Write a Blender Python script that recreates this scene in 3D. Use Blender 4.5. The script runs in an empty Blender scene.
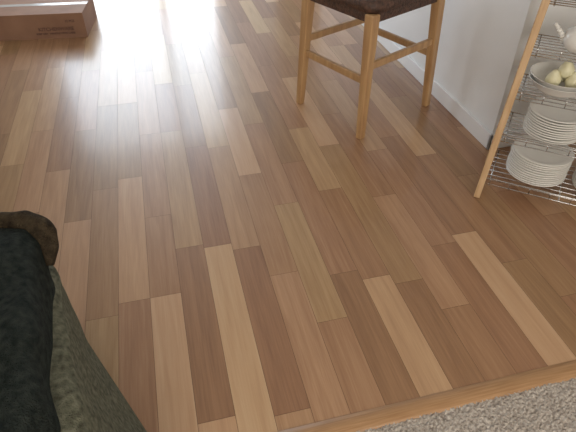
import bpy, bmesh, math, random
from mathutils import Vector, Matrix, noise
random.seed(7)
S=bpy.context.scene
try:
    S.view_settings.view_transform='Standard'
    S.view_settings.look='None'
except Exception: pass

# ------------------------------------------------------------ helpers
def link(o,parent=None):
    S.collection.objects.link(o)
    if parent: o.parent=parent
    return o
def mesh_obj(name,bm,mat=None,parent=None,smooth=False):
    me=bpy.data.meshes.new(name); bm.to_mesh(me); bm.free()
    if mat:
        for m in (mat if isinstance(mat,list) else [mat]): me.materials.append(m)
    if smooth:
        for p in me.polygons: p.use_smooth=True
    return link(bpy.data.objects.new(name,me),parent)
def empty(name,loc=(0,0,0),rz=0):
    e=bpy.data.objects.new(name,None); e.location=loc; e.rotation_euler=(0,0,rz); e.empty_display_size=.05
    return link(e)
def box_bm(bm,lo,hi,mi=0):
    v=[bm.verts.new((x,y,z)) for x in (lo[0],hi[0]) for y in (lo[1],hi[1]) for z in (lo[2],hi[2])]
    for f in ((0,1,3,2),(4,6,7,5),(0,4,5,1),(2,3,7,6),(0,2,6,4),(1,5,7,3)):
        fa=bm.faces.new([v[i] for i in f]); fa.material_index=mi
def box(name,lo,hi,mat,parent=None,bev=0,seg=2):
    bm=bmesh.new(); box_bm(bm,lo,hi); bmesh.ops.recalc_face_normals(bm,faces=bm.faces)
    o=mesh_obj(name,bm,mat,parent)
    if bev:
        m=o.modifiers.new('b','BEVEL'); m.width=bev; m.segments=seg
    return o
def beam_bm(bm,p,q,w1,d1,w2=None,d2=None,seg=1,ref=None):
    w2=w2 or w1; d2=d2 or d1
    p=Vector(p);q=Vector(q);z=(q-p).normalized()
    ref=Vector(ref) if ref else (Vector((1,0,0)) if abs(z.x)<.8 else Vector((0,1,0)))
    y=z.cross(ref).normalized(); x=y.cross(z).normalized()
    a=[];b=[]
    for sx,sy in ((-1,-1),(1,-1),(1,1),(-1,1)):
        a.append(bm.verts.new(p+x*sx*w1/2+y*sy*d1/2)); b.append(bm.verts.new(q+x*sx*w2/2+y*sy*d2/2))
    bm.faces.new(a[::-1]); bm.faces.new(b)
    for i in range(4): bm.faces.new((a[i],a[(i+1)%4],b[(i+1)%4],b[i]))
def tube_bm(bm,p,q,r,n=8):
    p=Vector(p);q=Vector(q);z=(q-p).normalized()
    ref=Vector((1,0,0)) if abs(z.x)<.8 else Vector((0,1,0))
    y=z.cross(ref).normalized(); x=y.cross(z)
    a=[];b=[]
    for i in range(n):
        t=2*math.pi*i/n; d=(x*math.cos(t)+y*math.sin(t))*r
        a.append(bm.verts.new(p+d)); b.append(bm.verts.new(q+d))
    bm.faces.new(a[::-1]); bm.faces.new(b)
    for i in range(n): bm.faces.new((a[i],a[(i+1)%n],b[(i+1)%n],b[i]))
def lathe_bm(bm,prof,c=(0,0,0),n=48,mi=0):
    rings=[]
    for r,z in prof:
        if r<1e-5: rings.append([bm.verts.new((c[0],c[1],c[2]+z))])
        else: rings.append([bm.verts.new((c[0]+r*math.cos(2*math.pi*i/n),c[1]+r*math.sin(2*math.pi*i/n),c[2]+z)) for i in range(n)])
    for A,B in zip(rings,rings[1:]):
        for i in range(n):
            j=(i+1)%n
            vs=[A[i%len(A)],A[j%len(A)],B[j%len(B)],B[i%len(B)]]
            u=[]
            for v in vs:
                if v not in u: u.append(v)
            if len(u)>2:
                f=bm.faces.new(u); f.material_index=mi

# ------------------------------------------------------------ materials
def newmat(name):
    m=bpy.data.materials.new(name); m.use_nodes=True
    nt=m.node_tree; b=nt.nodes['Principled BSDF']
    return m,nt,b
def N(nt,t,**k):
    n=nt.nodes.new(t)
    for a,v in k.items():
        if a.startswith('i_'): n.inputs[a[2:].replace('_',' ')].default_value=v
        else: setattr(n,a,v)
    return n
def L(nt,a,b): nt.links.new(a,b)
def ramp(nt,stops):
    r=N(nt,'ShaderNodeValToRGB'); e=r.color_ramp.elements
    while len(e)<len(stops): e.new(.5)
    for x,(p,c) in zip(e,stops): x.position=p; x.color=(*c,1)
    return r
def noisy(name,c1,c2,scale=20,rough=.6,stretch=(1,1,1),bump=0,bscale=None,detail=4,metal=0,spec=.5,sheen=0):
    m,nt,b=newmat(name)
    tc=N(nt,'ShaderNodeTexCoord'); mp=N(nt,'ShaderNodeMapping'); mp.inputs['Scale'].default_value=stretch
    L(nt,tc.outputs['Object'],mp.inputs[0])
    n=N(nt,'ShaderNodeTexNoise'); n.inputs['Scale'].default_value=scale; n.inputs['Detail'].default_value=detail
    L(nt,mp.outputs[0],n.inputs['Vector'])
    r=ramp(nt,[(.3,c1),(.7,c2)]); L(nt,n.outputs['Fac'],r.inputs[0]); L(nt,r.outputs[0],b.inputs['Base Color'])
    b.inputs['Roughness'].default_value=rough; b.inputs['Metallic'].default_value=metal
    b.inputs['Specular IOR Level'].default_value=spec
    if sheen: b.inputs['Sheen Weight'].default_value=sheen
    if bump:
        n2=N(nt,'ShaderNodeTexNoise'); n2.inputs['Scale'].default_value=bscale or scale; n2.inputs['Detail'].default_value=3
        L(nt,mp.outputs[0],n2.inputs['Vector'])
        bp=N(nt,'ShaderNodeBump'); bp.inputs['Strength'].default_value=bump; bp.inputs['Distance'].default_value=.01
        L(nt,n2.outputs['Fac'],bp.inputs['Height']); L(nt,bp.outputs[0],b.inputs['Normal'])
    return m

# laminate
M_floor,nt,b=newmat('laminate')
at=N(nt,'ShaderNodeAttribute',attribute_name='plank')
sep=N(nt,'ShaderNodeSeparateColor'); L(nt,at.outputs['Color'],sep.inputs[0])
tc=N(nt,'ShaderNodeTexCoord')
off=N(nt,'ShaderNodeCombineXYZ'); 
mul=N(nt,'ShaderNodeMath',operation='MULTIPLY'); mul.inputs[1].default_value=37.0
L(nt,sep.outputs[1],mul.inputs[0]); L(nt,mul.outputs[0],off.inputs[2]); 
add=N(nt,'ShaderNodeVectorMath',operation='ADD'); L(nt,tc.outputs['Object'],add.inputs[0]); L(nt,off.outputs[0],add.inputs[1])
mp=N(nt,'ShaderNodeMapping'); mp.inputs['Scale'].default_value=(22,1.3,1); L(nt,add.outputs[0],mp.inputs[0])
n1=N(nt,'ShaderNodeTexNoise'); n1.inputs['Scale'].default_value=1.6; n1.inputs['Detail'].default_value=6; n1.inputs['Distortion'].default_value=.6
L(nt,mp.outputs[0],n1.inputs['Vector'])
mp2=N(nt,'ShaderNodeMapping'); mp2.inputs['Scale'].default_value=(150,5,1); L(nt,add.outputs[0],mp2.inputs[0])
n2=N(nt,'ShaderNodeTexNoise'); n2.inputs['Scale'].default_value=1.5; n2.inputs['Detail'].default_value=3
L(nt,mp2.outputs[0],n2.inputs['Vector'])
s1=N(nt,'ShaderNodeMath',operation='MULTIPLY_ADD'); s1.inputs[1].default_value=.45; L(nt,n1.outputs['Fac'],s1.inputs[0])
s0=N(nt,'ShaderNodeMath',operation='MULTIPLY_ADD'); s0.inputs[1].default_value=.50; s0.inputs[2].default_value=-.09; L(nt,sep.outputs[0],s0.inputs[0])
L(nt,s0.outputs[0],s1.inputs[2])
s2=N(nt,'ShaderNodeMath',operation='MULTIPLY_ADD'); s2.inputs[1].default_value=.25; L(nt,n2.outputs['Fac'],s2.inputs[0]); L(nt,s1.outputs[0],s2.inputs[2])
r=ramp(nt,[(.05,(.19,.090,.044)),(.35,(.34,.185,.094)),(.65,(.50,.308,.168)),(1.0,(.62,.43,.265))])
L(nt,s2.outputs[0],r.inputs[0])
hs=N(nt,'ShaderNodeHueSaturation'); ma=N(nt,'ShaderNodeMath',operation='MULTIPLY_ADD'); ma.inputs[1].default_value=.014; ma.inputs[2].default_value=.496; hs.inputs['Saturation'].default_value=.98
L(nt,sep.outputs[2],ma.inputs[0]); L(nt,ma.outputs[0],hs.inputs['Hue']); L(nt,r.outputs[0],hs.inputs['Color'])
L(nt,hs.outputs[0],b.inputs['Base Color'])
b.inputs['Roughness'].default_value=.32
b.inputs['Specular IOR Level'].default_value=.45
b.inputs['Coat Weight'].default_value=.22; b.inputs['Coat Roughness'].default_value=.13
bp=N(nt,'ShaderNodeBump'); bp.inputs['Strength'].default_value=.08; bp.inputs['Distance'].default_value=.002
L(nt,n2.outputs['Fac'],bp.inputs['Height']); L(nt,bp.outputs[0],b.inputs['Normal'])
M_gap=noisy('floor_gap',(.10,.05,.025),(.14,.07,.035),30,.6)

M_trim=noisy('oak_transition',(.34,.18,.08),(.48,.28,.14),3,.38,(3,60,60),)
M_white=noisy('white_paint',(.82,.83,.84),(.87,.88,.89),3,.55,bump=.05,bscale=120)
M_base=noisy('white_semigloss',(.83,.83,.84),(.88,.88,.89),3,.35)
M_wall=noisy('wall_paint',(.66,.63,.57),(.70,.67,.61),3,.7,bump=.05,bscale=120)
M_ceil=noisy('ceiling_paint',(.8,.8,.78),(.84,.84,.82),5,.8)
M_counter=noisy('counter_laminate',(.25,.2,.16),(.45,.4,.34),80,.3)
M_pine=noisy('honey_pine',(.38,.21,.095),(.53,.33,.16),3,.38,(14,14,1.2))
M_seat=noisy('woven_seat_dark',(.035,.018,.012),(.12,.06,.04),60,.5,bump=.5,bscale=140)
M_card=noisy('cardboard',(.25,.135,.085),(.32,.18,.115),6,.8,bump=.05)
M_print=noisy('cardboard_print',(.10,.048,.034),(.14,.065,.048),40,.7)
M_tape=noisy('packing_tape',(.45,.42,.40),(.52,.5,.48),10,.25)
M_rackwood=noisy('birch',(.50,.31,.16),(.64,.44,.26),3,.45,(18,18,1.5))
M_wire=noisy('chrome_wire',(.6,.6,.6),(.75,.75,.75),4,.25,metal=1)
M_china=noisy('white_china',(.77,.75,.71),(.83,.81,.77),3,.15)
M_fruit=noisy('cream_pear_skin',(.66,.60,.38),(.78,.74,.52),25,.4)
M_frame=noisy('white_vinyl',(.8,.8,.8),(.85,.85,.85),3,.4)
M_brown=noisy('brown_knit_edge',(.028,.020,.013),(.085,.062,.038),45,.95,bump=1,bscale=200,spec=.1)
M_upholstery=noisy('olive_knit',(.085,.085,.058),(.23,.225,.16),70,.95,bump=1.0,bscale=260,spec=.1)
M_dark=noisy('dark_teal_throw',(.013,.017,.016),(.040,.048,.042),60,.95,bump=1.0,bscale=240,spec=.1)

M_carpet,nt,b=newmat('carpet_pile')
tc=N(nt,'ShaderNodeTexCoord')
v=N(nt,'ShaderNodeTexNoise'); v.inputs['Scale'].default_value=110; v.inputs['Detail'].default_value=3; L(nt,tc.outputs['Object'],v.inputs['Vector'])
r=ramp(nt,[(.3,(.26,.22,.19)),(.5,(.42,.37,.325)),(.7,(.58,.525,.47))]); L(nt,v.outputs['Fac'],r.inputs[0]); L(nt,r.outputs[0],b.inputs['Base Color'])
b.inputs['Roughness'].default_value=1; b.inputs['Specular IOR Level'].default_value=.05

M_glass,nt,b=newmat('pane_glass')
nt.nodes.remove(b)
tr=N(nt,'ShaderNodeBsdfTransparent'); gl=N(nt,'ShaderNodeBsdfGlossy'); gl.inputs['Roughness'].default_value=.02
mx=N(nt,'ShaderNodeMixShader'); mx.inputs[0].default_value=.06
L(nt,tr.outputs[0],mx.inputs[1]); L(nt,gl.outputs[0],mx.inputs[2]); L(nt,mx.outputs[0],nt.nodes['Material Output'].inputs[0])

# ------------------------------------------------------------ floor
W=.108; X0=-.28; YN=.71; YF=5.6
D,MD,M,ML,LT=.05,.3,.5,.7,.90
cols={
 -5:[(3.9,M),(3.1,ML),(2.3,M),(1.6,ML)],
 -4:[(4.2,M),(3.4,ML),(2.6,ML),(1.9,M)],
 -3:[(3.75,D),(2.95,D),(2.2,ML),(1.45,M)],
 -2:[(4.0,ML),(3.3,M),(2.55,D),(1.80,ML),(1.05,M)],
 -1:[(4.3,M),(3.6,ML),(2.8,MD),(2.0,M),(1.25,ML)],
  0:[(3.55,LT),(2.80,M),(2.06,LT),(1.30,M)],
  1:[(3.9,M),(3.2,ML),(2.43,ML),(1.75,M),(1.30,LT)],
  2:[(3.8,LT),(3.0,M),(2.43,ML),(1.53,D),(.79,LT)],
  3:[(3.6,M),(2.95,MD),(2.25,MD),(1.51,LT)],
  4:[(3.9,ML),(3.1,LT),(2.22,ML),(1.47,D),(.76,ML)],
  5:[(3.7,M),(2.6,LT),(1.95,M),(1.30,ML)],
  6:[(3.3,ML),(2.4,M),(1.70,ML),(1.05,M)],
  7:[(3.5,LT),(2.75,MD),(2.0,M),(1.25,D)],
  8:[(3.1,M),(2.3,ML),(1.75,M),(1.20,LT)],
  9:[(2.9,LT),(2.1,M),(1.15,D)],
 10:[(3.2,M),(2.4,M),(1.65,ML),(1.0,M)],
 11:[(2.8,ML),(2.0,M),(1.30,MD)],
 12:[(3.0,M),(2.1,MD),(1.34,LT)],
 13:[(2.7,LT),(1.9,MD),(1.15,MD)],
 14:[(2.5,MD),(1.7,M),(.95,MD)],
 15:[(2.3,M),(1.55,MD),(.95,M)],
}
bm=bmesh.new(); cl=bm.loops.layers.color.new('plank')
g=.0006
for k in range(-21,33):
    xa=X0+W*k; xb=xa+W
    segs=[]; lst=cols.get(k)
    if lst:
        top=lst[0][0]
        ys=[a for a,_ in lst]+[YN]
        for i,(a,t) in enumerate(lst): segs.append((ys[i+1],a,t))
        y=top
    else:
        y=YN-random.uniform(0,.6)
    while y<YF:
        ln=random.choice([.75,.75,.8,.6]); segs.append((y,y+ln,random.choice([D,MD,M,M,ML,ML,LT]))); y+=ln
    for a,bb,t in segs:
        a=max(a,YN); bb=min(bb,YF)
        if bb-a<.01: continue
        t=min(1,max(0,t+random.uniform(-.08,.08))); rr=random.random(); r3=random.random()
        f=bm.faces.new([bm.verts.new(p) for p in ((xa+g,a+g,0),(xb-g,a+g,0),(xb-g,bb-g,0),(xa+g,bb-g,0))])
        for lp in f.loops: lp[cl]=(t,rr,r3,1)
box_bm(bm,(X0-21*W,YN-.03,-.04),(X0+33*W,YF+.02,-.0012),1)
floor=mesh_obj('floor',bm,[M_floor,M_gap])

# transition strip + carpet
bm=bmesh.new()
prof=[(.650,.0),(.652,.006),(.660,.010),(.676,.012),(.694,.010),(.704,.006),(.712,.001)]
xs=[-2.5,3.2]
R=[[bm.verts.new((x,y,z)) for y,z in prof] for x in xs]
for i in range(len(prof)-1): bm.faces.new((R[0][i],R[1][i],R[1][i+1],R[0][i+1]))
mesh_obj('trim_1',bm,M_trim,smooth=True)

bm=bmesh.new()
x0,x1,y0,y1=.06,1.9,.10,.655; st=.005
nx=int((x1-x0)/st); ny=int((y1-y0)/st)
V=[[bm.verts.new((x0+i*st+random.uniform(-.002,.002),y0+j*(y1-y0)/ny+random.uniform(-.002,.002)*(j<ny),.003+.007*random.random()+.003*noise.noise((i*.12,j*.12,0)))) for j in range(ny+1)] for i in range(nx+1)]
for i in range(nx):
    for j in range(ny): bm.faces.new((V[i][j],V[i+1][j],V[i+1][j+1],V[i][j+1]))
box_bm(bm,(-2.5,-1.6,-.03),(3.2,.10,.004)); box_bm(bm,(-2.5,.09,-.03),(.062,.655,.004)); box_bm(bm,(1.9,.09,-.03),(3.2,.655,.004)); box_bm(bm,(.05,.09,-.03),(1.91,.68,.0))
mesh_obj('carpet',bm,M_carpet)

# ------------------------------------------------------------ room
def room():
    y=5.6
    bm=bmesh.new()
    box_bm(bm,(-2.6,y,0),(-1.15,y+.12,2.45)); box_bm(bm,(1.35,y,0),(3.3,y+.12,2.45)); box_bm(bm,(-1.15,y,2.1),(1.35,y+.12,2.45))
    mesh_obj('wall_far',bm,M_wall)
    box('wall_left',(-2.62,-1.7,0),(-2.5,5.72,2.45),M_wall)
    box('wall_right',(3.2,-1.7,0),(3.32,5.72,2.45),M_wall)
    bm=bmesh.new()
    box_bm(bm,(-2.6,-1.72,0),(-1.4,-1.6,2.45)); box_bm(bm,(1.8,-1.72,0),(3.3,-1.6,2.45))
    box_bm(bm,(-1.4,-1.72,0),(1.8,-1.6,.9)); box_bm(bm,(-1.4,-1.72,2.1),(1.8,-1.6,2.45))
    mesh_obj('wall_back',bm,M_wall)
    box('ceiling',(-2.62,-1.72,2.45),(3.32,5.72,2.53),M_ceil)
    d=empty('door_1',(0,0,0))
    bm=bmesh.new()
    for a,b_ in (((-1.15,y+.02,0),(-1.09,y+.10,2.1)),((1.29,y+.02,0),(1.35,y+.10,2.1)),((-1.15,y+.02,2.04),(1.35,y+.10,2.1)),((-1.15,y+.02,0),(1.35,y+.10,.04)),
                 ((.06,y+.03,.04),(.14,y+.09,2.04))): box_bm(bm,a,b_)
    mesh_obj('door_frame',bm,M_frame,d)
    box('glass_pane_1',(-1.09,y+.055,.04),(.06,y+.061,2.04),M_glass,d)
    box('glass_pane_2',(.14,y+.055,.04),(1.29,y+.061,2.04),M_glass,d)
    w=empty('fill_window_1')  # unseen window, added as an opening for the warm fill
    bm=bmesh.new()
    for a,b_ in (((-1.4,-1.70,.9),(-1.35,-1.62,2.1)),((1.75,-1.70,.9),(1.8,-1.62,2.1)),((-1.4,-1.70,.9),(1.8,-1.62,.95)),((-1.4,-1.70,2.05),(1.8,-1.62,2.1)),((.18,-1.70,.95),(.23,-1.62,2.05))): box_bm(bm,a,b_)
    mesh_obj('fill_window_frame',bm,M_frame,w)
    box('baseboard_left',(-2.5,.75,0),(-2.485,5.6,.09),M_base)
    box('baseboard_right',(3.185,.75,0),(3.2,5.6,.09),M_base)
    p=empty('breakfast_bar')
    box('bar_panel',(1.50,1.88,0),(1.95,4.7,.98),M_white,p)
    box('bar_counter',(1.46,1.84,.98),(2.15,4.75,1.02),M_counter,p,.008)
    bm=bmesh.new()
    box_bm(bm,(1.486,1.866,0),(1.50,4.714,.085)); box_bm(bm,(1.486,1.866,0),(1.95,1.88,.085))
    o=mesh_obj('bar_baseboard',bm,M_base,p)
    m=o.modifiers.new('b','BEVEL'); m.width=.004; m.segments=2
    box('outlet_plate',(1.494,3.02,.30),(1.50,3.09,.415),M_base,p,.002)
room()

# ------------------------------------------------------------ bar stool
def stool():
    p=empty('bar_stool')
    feet=[Vector((.72,2.564,0)),Vector((.918,2.127,0)),Vector((1.395,2.365,0)),Vector((1.21,2.80,0))]
    c=sum(feet,Vector())/4
    tops=[c+(f-c)*.90+Vector((0,0,.61)) for f in feet]
    ax=(feet[2]-feet[1]).normalized()
    for i,(f,t) in enumerate(zip(feet,tops)):
        bm=bmesh.new(); beam_bm(bm,f,t,.036,.036,.052,.052,ref=ax)
        o=mesh_obj('leg_%d'%(i+1),bm,M_pine,p); m=o.modifiers.new('b','BEVEL'); m.width=.007; m.segments=3
    def at(i,z): return feet[i].lerp(tops[i],z/.61)
    k=0
    for a,b_,z in ((0,1,.30),(1,2,.37),(2,3,.30),(3,0,.37)):
        k+=1; bm=bmesh.new(); beam_bm(bm,at(a,z),at(b_,z),.036,.022,ref=(0,0,1)); o=mesh_obj('rung_%d'%k,bm,M_pine,p); m=o.modifiers.new('b','BEVEL'); m.width=.005; m.segments=2
    for a,b_ in ((0,1),(1,2),(2,3),(3,0)):
        k+=1; bm=bmesh.new(); beam_bm(bm,at(a,.59),at(b_,.59),.04,.022,ref=(0,0,1)); mesh_obj('apron_%d'%k,bm,M_seat,p)
    bm=bmesh.new()
    u=(tops[2]-tops[1]); v=(tops[0]-tops[1]); cc=sum(tops,Vector())/4; cc.z=0
    def pt(a,b_,z):
        q=cc+u*a*.56+v*b_*.56; q.z=z; return q
    prof=[(.93,.607),(1.0,.615),(1.0,.645),(.97,.66),(.88,.667),(.6,.665),(.3,.660)]
    rings=[]
    for s,z in prof:
        ring=[]
        for i in range(48):
            t=2*math.pi*i/48; e=.28
            a=math.copysign(abs(math.cos(t))**e,math.cos(t)); b_=math.copysign(abs(math.sin(t))**e,math.sin(t))
            ring.append(bm.verts.new(pt(a*s,b_*s,z)))
        rings.append(ring)
    for A,B in zip(rings,rings[1:]):
        for i in range(48): bm.faces.new((A[i],A[(i+1)%48],B[(i+1)%48],B[i]))
    bm.faces.new(rings[-1]); bm.faces.new(rings[0][::-1])
    mesh_obj('seat',bm,M_seat,p,True)
stool()

# ------------------------------------------------------------ cardboard box
def cbox():
    p=empty('cardboard_box',(-.481,3.883,0),math.radians(-7))
    w,d,h=.72,.42,.165
    bm=bmesh.new(); t=.005
    box_bm(bm,(-w,0,0),(0,t,h)); box_bm(bm,(-w,d-t,0),(0,d,h)); box_bm(bm,(-w,t,0),(-w+t,d-t,h)); box_bm(bm,(-t,t,0),(0,d-t,h)); box_bm(bm,(-w+t,t,0),(-t,d-t,t))
    box_bm(bm,(-w,0,h),(0,d/2-.002,h+t)); box_bm(bm,(-w,d/2+.002,h),(0,d,h+t))
    mesh_obj('carton',bm,M_card,p)
    box('tape',(-w-.001,d/2-.025,h+t),(.001,d/2+.025,h+t+.0008),M_tape,p)
    def txt(s,size,x,z):
        c=bpy.data.curves.new('t','FONT'); c.body=s; c.size=size; c.extrude=.0004; c.offset=.0008
        o=bpy.data.objects.new('printed_text',c); link(o,p); o.location=(x,-.0008,z); o.rotation_euler=(math.pi/2,0,0)
        bpy.context.view_layer.update()
        me=bpy.data.meshes.new_from_object(o.evaluated_get(bpy.context.evaluated_depsgraph_get()))
        o2=bpy.data.objects.new('printed_text',me); me.materials.clear(); me.materials.append(M_print)
        o2.location=o.location; o2.rotation_euler=o.rotation_euler; link(o2,p); bpy.data.objects.remove(o)
    txt('KITCHENWARE',.034,-.32,.055); txt('KEEP DRY  HANDLE WITH CARE',.018,-.34,.03); txt('12 PCS',.022,-.13,.11)
cbox()

# ------------------------------------------------------------ dish rack
def rack():
    A=math.atan2(-.64,.77)
    p=empty('dish_rack',(1.25,1.55,0),A)
    Wd=.62; Hh=1.0; dp=.30
    shelves=[.07,.27,.45,.62,.80]
    def fy(z): return .12*z
    def fx(z): return .045*z
    for k,x in enumerate((0,Wd)):
        bm=bmesh.new(); s=1
        beam_bm(bm,(x,0,0),(x+fx(Hh),fy(Hh),Hh),.026,.045,ref=(1,0,0)); beam_bm(bm,(x,dp,0),(x+fx(Hh),dp,Hh),.026,.045,ref=(1,0,0))
        for z in [s-.012 for s in shelves]+[Hh-.02]:
            beam_bm(bm,(x+fx(z),fy(z),z),(x+fx(z),dp,z),.018,.03,ref=(1,0,0))
        o=mesh_obj('side_frame_%d'%(k+1),bm,M_rackwood,p); m=o.modifiers.new('b','BEVEL'); m.width=.003; m.segments=2
    for k,z in enumerate(shelves):
        bm=bmesh.new(); y0=fy(z)-.005; y1=dp; f=fx(z)
        for i in range(9):
            y=y0+(y1-y0)*i/8; tube_bm(bm,(f,y,z),(f+Wd,y,z),.0022,6)
        for x in (.03,Wd/2,Wd-.03): tube_bm(bm,(f+x,y0,z-.004),(f+x,y1,z-.004),.003,6)
        tube_bm(bm,(f,y0-.01,z+.035),(f+Wd,y0-.01,z+.035),.0028,6)
        for i in range(8):
            x=f+.03+(Wd-.06)*i/7; tube_bm(bm,(x,y0,z),(x,y0-.01,z+.035),.002,6)
        mesh_obj('wire_shelf_%d'%(k+1),bm,M_wire,p,True)
    def stack(name,x,y,z,r,n,dz):
        bm=bmesh.new()
        pr=[(0,.0),(r*.55,0),(r*.58,.002),(r*.75,.006),(r,.016),(r*1.005,.0185),(r*.99,.0195),(r*.74,.0095),(r*.58,.0055),(0,.005)]
        for i in range(n): lathe_bm(bm,pr,(x+random.uniform(-.0025,.0025),y+random.uniform(-.0025,.0025),z+i*dz))
        mesh_obj(name,bm,M_china,p,True)
    def bowl(bm,x,y,z,r,h):
        pr=[(0,0),(r*.4,0),(r*.42,.005),(r*.62,h*.2),(r*.85,h*.55),(r*.98,h*.97),(r*1.01,h),(r*.97,h*1.0),(r*.82,h*.58),(r*.6,h*.26),(r*.35,h*.12),(0,h*.1)]
        lathe_bm(bm,pr,(x,y,z))
    stack('dinner_plates',.20,.165,.073,.122,11,.0105)
    stack('dinner_plates_2',.47,.165,.073,.122,8,.0105)
    stack('side_plates',.205,.17,.273,.112,10,.0105)
    bm=bmesh.new()
    for i in range(5): bowl(bm,.43,.17,.273+i*.017,.085,.05)
    mesh_obj('soup_bowls',bm,M_china,p,True)
    bm=bmesh.new(); bowl(bm,.175,.17,.453,.12,.06); bowl(bm,.175,.17,.470,.12,.06); mesh_obj('serving_bowls',bm,M_china,p,True)
    bm=bmesh.new(); bowl(bm,.43,.17,.453,.12,.075); mesh_obj('salad_bowl',bm,M_china,p,True)
    bm=bmesh.new()
    for i,(dx,dy,dz) in enumerate(((-.03,-.03,.045),(.04,-.02,.045),(0,.04,.045),(.005,-.005,.08))):
        pr=[(0,-.03),(.018,-.026),(.029,-.008),(.028,.008),(.018,.024),(.011,.036),(0,.04)]
        lathe_bm(bm,pr,(.175+dx,.17+dy,.470+dz),20)
    mesh_obj('pears',bm,M_fruit,p,True)
    bm=bmesh.new(); X=.20
    lathe_bm(bm,[(0,0),(.04,0),(.062,.02),(.07,.045),(.062,.075),(.035,.092),(.03,.096),(.028,.10),(.012,.105),(.008,.112),(.012,.12),(0,.126)],(X,.17,.623),36)
    for i in range(6):
        a=i/6;b_=(i+1)/6
        tube_bm(bm,(X-.06-.05*a,.17,.623+.035+.055*a),(X-.06-.05*b_,.17,.623+.035+.055*b_),.012-.006*a,12)
    P=[Vector((X+.062+.035*math.sin(t),.17,.623+.048+.03*math.cos(t))) for t in [math.pi*i/10 for i in range(11)]]
    for a,b_ in zip(P,P[1:]): tube_bm(bm,a,b_,.005,8)
    mesh_obj('teapot',bm,M_china,p,True)
    bm=bmesh.new()
    for x in (.36,.48,.58):
        for i in range(2): bowl(bm,x,.17,.623+i*.02,.05,.055)
    mesh_obj('teacups',bm,M_china,p,True)
    bm=bmesh.new(); 
    for i in range(3): bowl(bm,.20,.19,.803+i*.02,.10,.06)
    for i in range(3): bowl(bm,.45,.19,.803+i*.02,.09,.06)
    mesh_obj('mixing_bowls',bm,M_china,p,True)
rack()

# ------------------------------------------------------------ armchair
def rpoly(c,r,n=6,sub=10):
    out=[];m=len(c)
    for i in range(m):
        p0=Vector(c[i-1]);p1=Vector(c[i]);p2=Vector(c[(i+1)%m])
        a=p1+(p0-p1).normalized()*r; b_=p1+(p2-p1).normalized()*r
        for k in range(n+1):
            t=k/n; out.append(a.lerp(p1,t).lerp(p1.lerp(b_,t),t))
        nx=p2+(p1-p2).normalized()*r
        for k in range(1,sub): out.append(b_.lerp(nx,k/sub))
    return out
def loft(name,levels,mat,parent,amp=0,fr=4,sub=14):
    bm=bmesh.new(); rings=[]
    for z,c,r in levels:
        rings.append([bm.verts.new((q.x,q.y,z)) for q in rpoly([Vector((a,b_)) for a,b_ in c],r,6,sub)])
    n=len(rings[0])
    for A,B in zip(rings,rings[1:]):
        for i in range(n): bm.faces.new((A[i],A[(i+1)%n],B[(i+1)%n],B[i]))
    A=rings[-1]; cx=sum((v.co for v in A),Vector())/n
    prev=A
    for s in (.75,.45,.15):
        cur=[bm.verts.new(cx+(v.co-cx)*s) for v in A]
        for i in range(n): bm.faces.new((prev[i],prev[(i+1)%n],cur[(i+1)%n],cur[i]))
        prev=cur
    bm.faces.new(prev)
    bmesh.ops.recalc_face_normals(bm,faces=bm.faces)
    if amp:
        bm.normal_update()
        for v in bm.verts:
            d=noise.noise(Vector((v.co.x*fr,v.co.y*fr,v.co.z*fr*.6)))+.5*noise.noise(v.co*fr*2.7)
            v.co+=v.normal*d*amp*min(1,v.co.z*8)
    o=mesh_obj(name,bm,mat,parent,True)
    s=o.modifiers.new('s','SUBSURF'); s.levels=1; s.render_levels=1
    return o
def lerp4(a,b_,t): return [((1-t)*p[0]+t*q[0],(1-t)*p[1]+t*q[1]) for p,q in zip(a,b_)]
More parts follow.
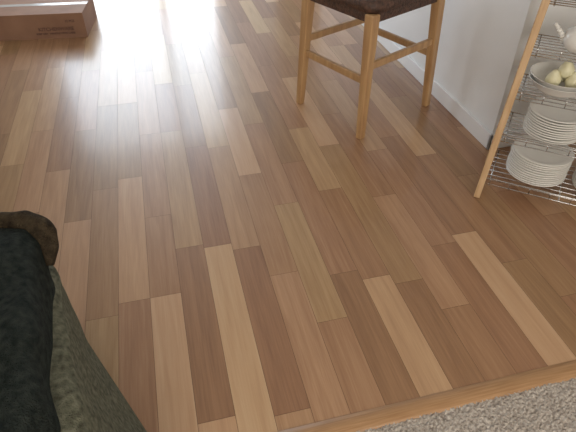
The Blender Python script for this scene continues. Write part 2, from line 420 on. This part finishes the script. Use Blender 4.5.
def chair():
    p=empty('armchair')
    bot=[(-.45,1.31),(-.045,.47),(-.30,.16),(-1.1,.55),(-1.15,1.40)]
    top=[(-.34,1.05),(-.235,.50),(-.36,.2),(-.95,.35),(-1.0,1.12)]
    lv=[]
    for i in range(15):
        t=i/14; lv.append((.005+.50*t,lerp4(bot,top,t**.85),.05+.03*t))
    loft('draped_base',lv,M_upholstery,p,.016,7)
    a=[(-.345,1.065),(-.285,.5),(-.34,.2),(-.52,.2),(-.58,1.16)]
    def grow(c,s):
        cx=sum(q[0] for q in c)/len(c); cy=sum(q[1] for q in c)/len(c)
        return [(cx+(q[0]-cx)*s,cy+(q[1]-cy)*s) for q in c]
    loft('throw',[(.40,grow(a,.98),.06),(.46,grow(a,1.0),.06),(.53,grow(a,1.0),.06),(.58,grow(a,.97),.06),(.605,grow(a,.90),.06),(.62,grow(a,.76),.05)],M_dark,p,.022,9)
    # rolled knit corner of the throw at the front of the arm
    pts=[Vector(q) for q in ((-.335,.98,.52),(-.328,1.005,.552),(-.334,1.03,.576),(-.350,1.05,.585),(-.378,1.068,.587),(-.41,1.080,.588),(-.46,1.088,.585),(-.52,1.09,.57))]
    bm=bmesh.new(); rings=[]; n=16
    fine=[]
    for i in range(len(pts)-1):
        for k in range(5): fine.append(pts[i].lerp(pts[i+1],k/5))
    fine.append(pts[-1])
    for i in range(3): fine=[fine[0]]+[(fine[j-1]+fine[j]*2+fine[j+1])/4 for j in range(1,len(fine)-1)]+[fine[-1]]
    for i,q in enumerate(fine):
        d=(fine[min(i+1,len(fine)-1)]-fine[max(i-1,0)]).normalized()
        x=d.cross(Vector((0,0,1))).normalized(); y=x.cross(d)
        s=i/(len(fine)-1); r=.028*min(1,(math.sin(math.pi*min(.999,s*.96+.04)))**.6+.1)*(1+.25*noise.noise(q*30))
        rings.append([bm.verts.new(q+(x*math.cos(2*math.pi*j/n)+y*math.sin(2*math.pi*j/n))*r) for j in range(n)])
    for A_,B_ in zip(rings,rings[1:]):
        for j in range(n): bm.faces.new((A_[j],A_[(j+1)%n],B_[(j+1)%n],B_[j]))
    bm.faces.new(rings[0]); bm.faces.new(rings[-1][::-1])
    bmesh.ops.recalc_face_normals(bm,faces=bm.faces)
    mesh_obj('throw_rolled_edge',bm,M_brown,p,True)
    b2=[(-.90,1.1),(-.88,.3),(-1.02,.3),(-1.04,1.1)]
    loft('arm',[(.3,b2,.03),(.5,b2,.03),(.58,grow(b2,.97),.03),(.60,grow(b2,.85),.03)],M_upholstery,p,.006,6)
    s=[(-.56,1.1),(-.54,.3),(-.90,.3),(-.90,1.1)]
    loft('seat_cushion',[(.44,s,.05),(.50,s,.05),(.53,grow(s,.95),.05)],M_upholstery,p,.006,5)
    bk=[(-.33,.28),(-.36,.10),(-1.0,.10),(-1.0,.28)]
    loft('backrest',[(.2,bk,.05),(.8,grow(bk,.98),.05),(.9,grow(bk,.94),.05),(.93,grow(bk,.8),.04)],M_upholstery,p,.008,5)
chair()

# ------------------------------------------------------------ light
def area(name,loc,rot,sx,sy,power,col):
    l=bpy.data.lights.new(name,'AREA'); l.shape='RECTANGLE'; l.size=sx; l.size_y=sy; l.energy=power; l.color=col
    o=bpy.data.objects.new(name,l); o.location=loc; o.rotation_euler=rot; link(o); return o
area('daylight_door',(-.20,5.80,1.07),(math.radians(-90),0,0),1.7,2.0,80,(.80,.90,1.0))
area('fill_back',(.2,-1.78,1.5),(math.radians(90),0,0),3.0,1.15,70,(1.0,.91,.79))  # warm fill lamp, added behind the camera at an invented window
w=bpy.data.worlds.new('w'); S.world=w; w.use_nodes=True
bg=w.node_tree.nodes['Background']; bg.inputs[0].default_value=(.8,.9,1,1); bg.inputs[1].default_value=.9

# ------------------------------------------------------------ camera
c=bpy.data.cameras.new('camera'); c.sensor_width=36; c.lens=36*520/576; c.clip_start=.02
co=bpy.data.objects.new('camera',c); link(co); co.location=(0,0,1.4)
co.rotation_euler=(math.radians(50),0,-.2482)
S.camera=co
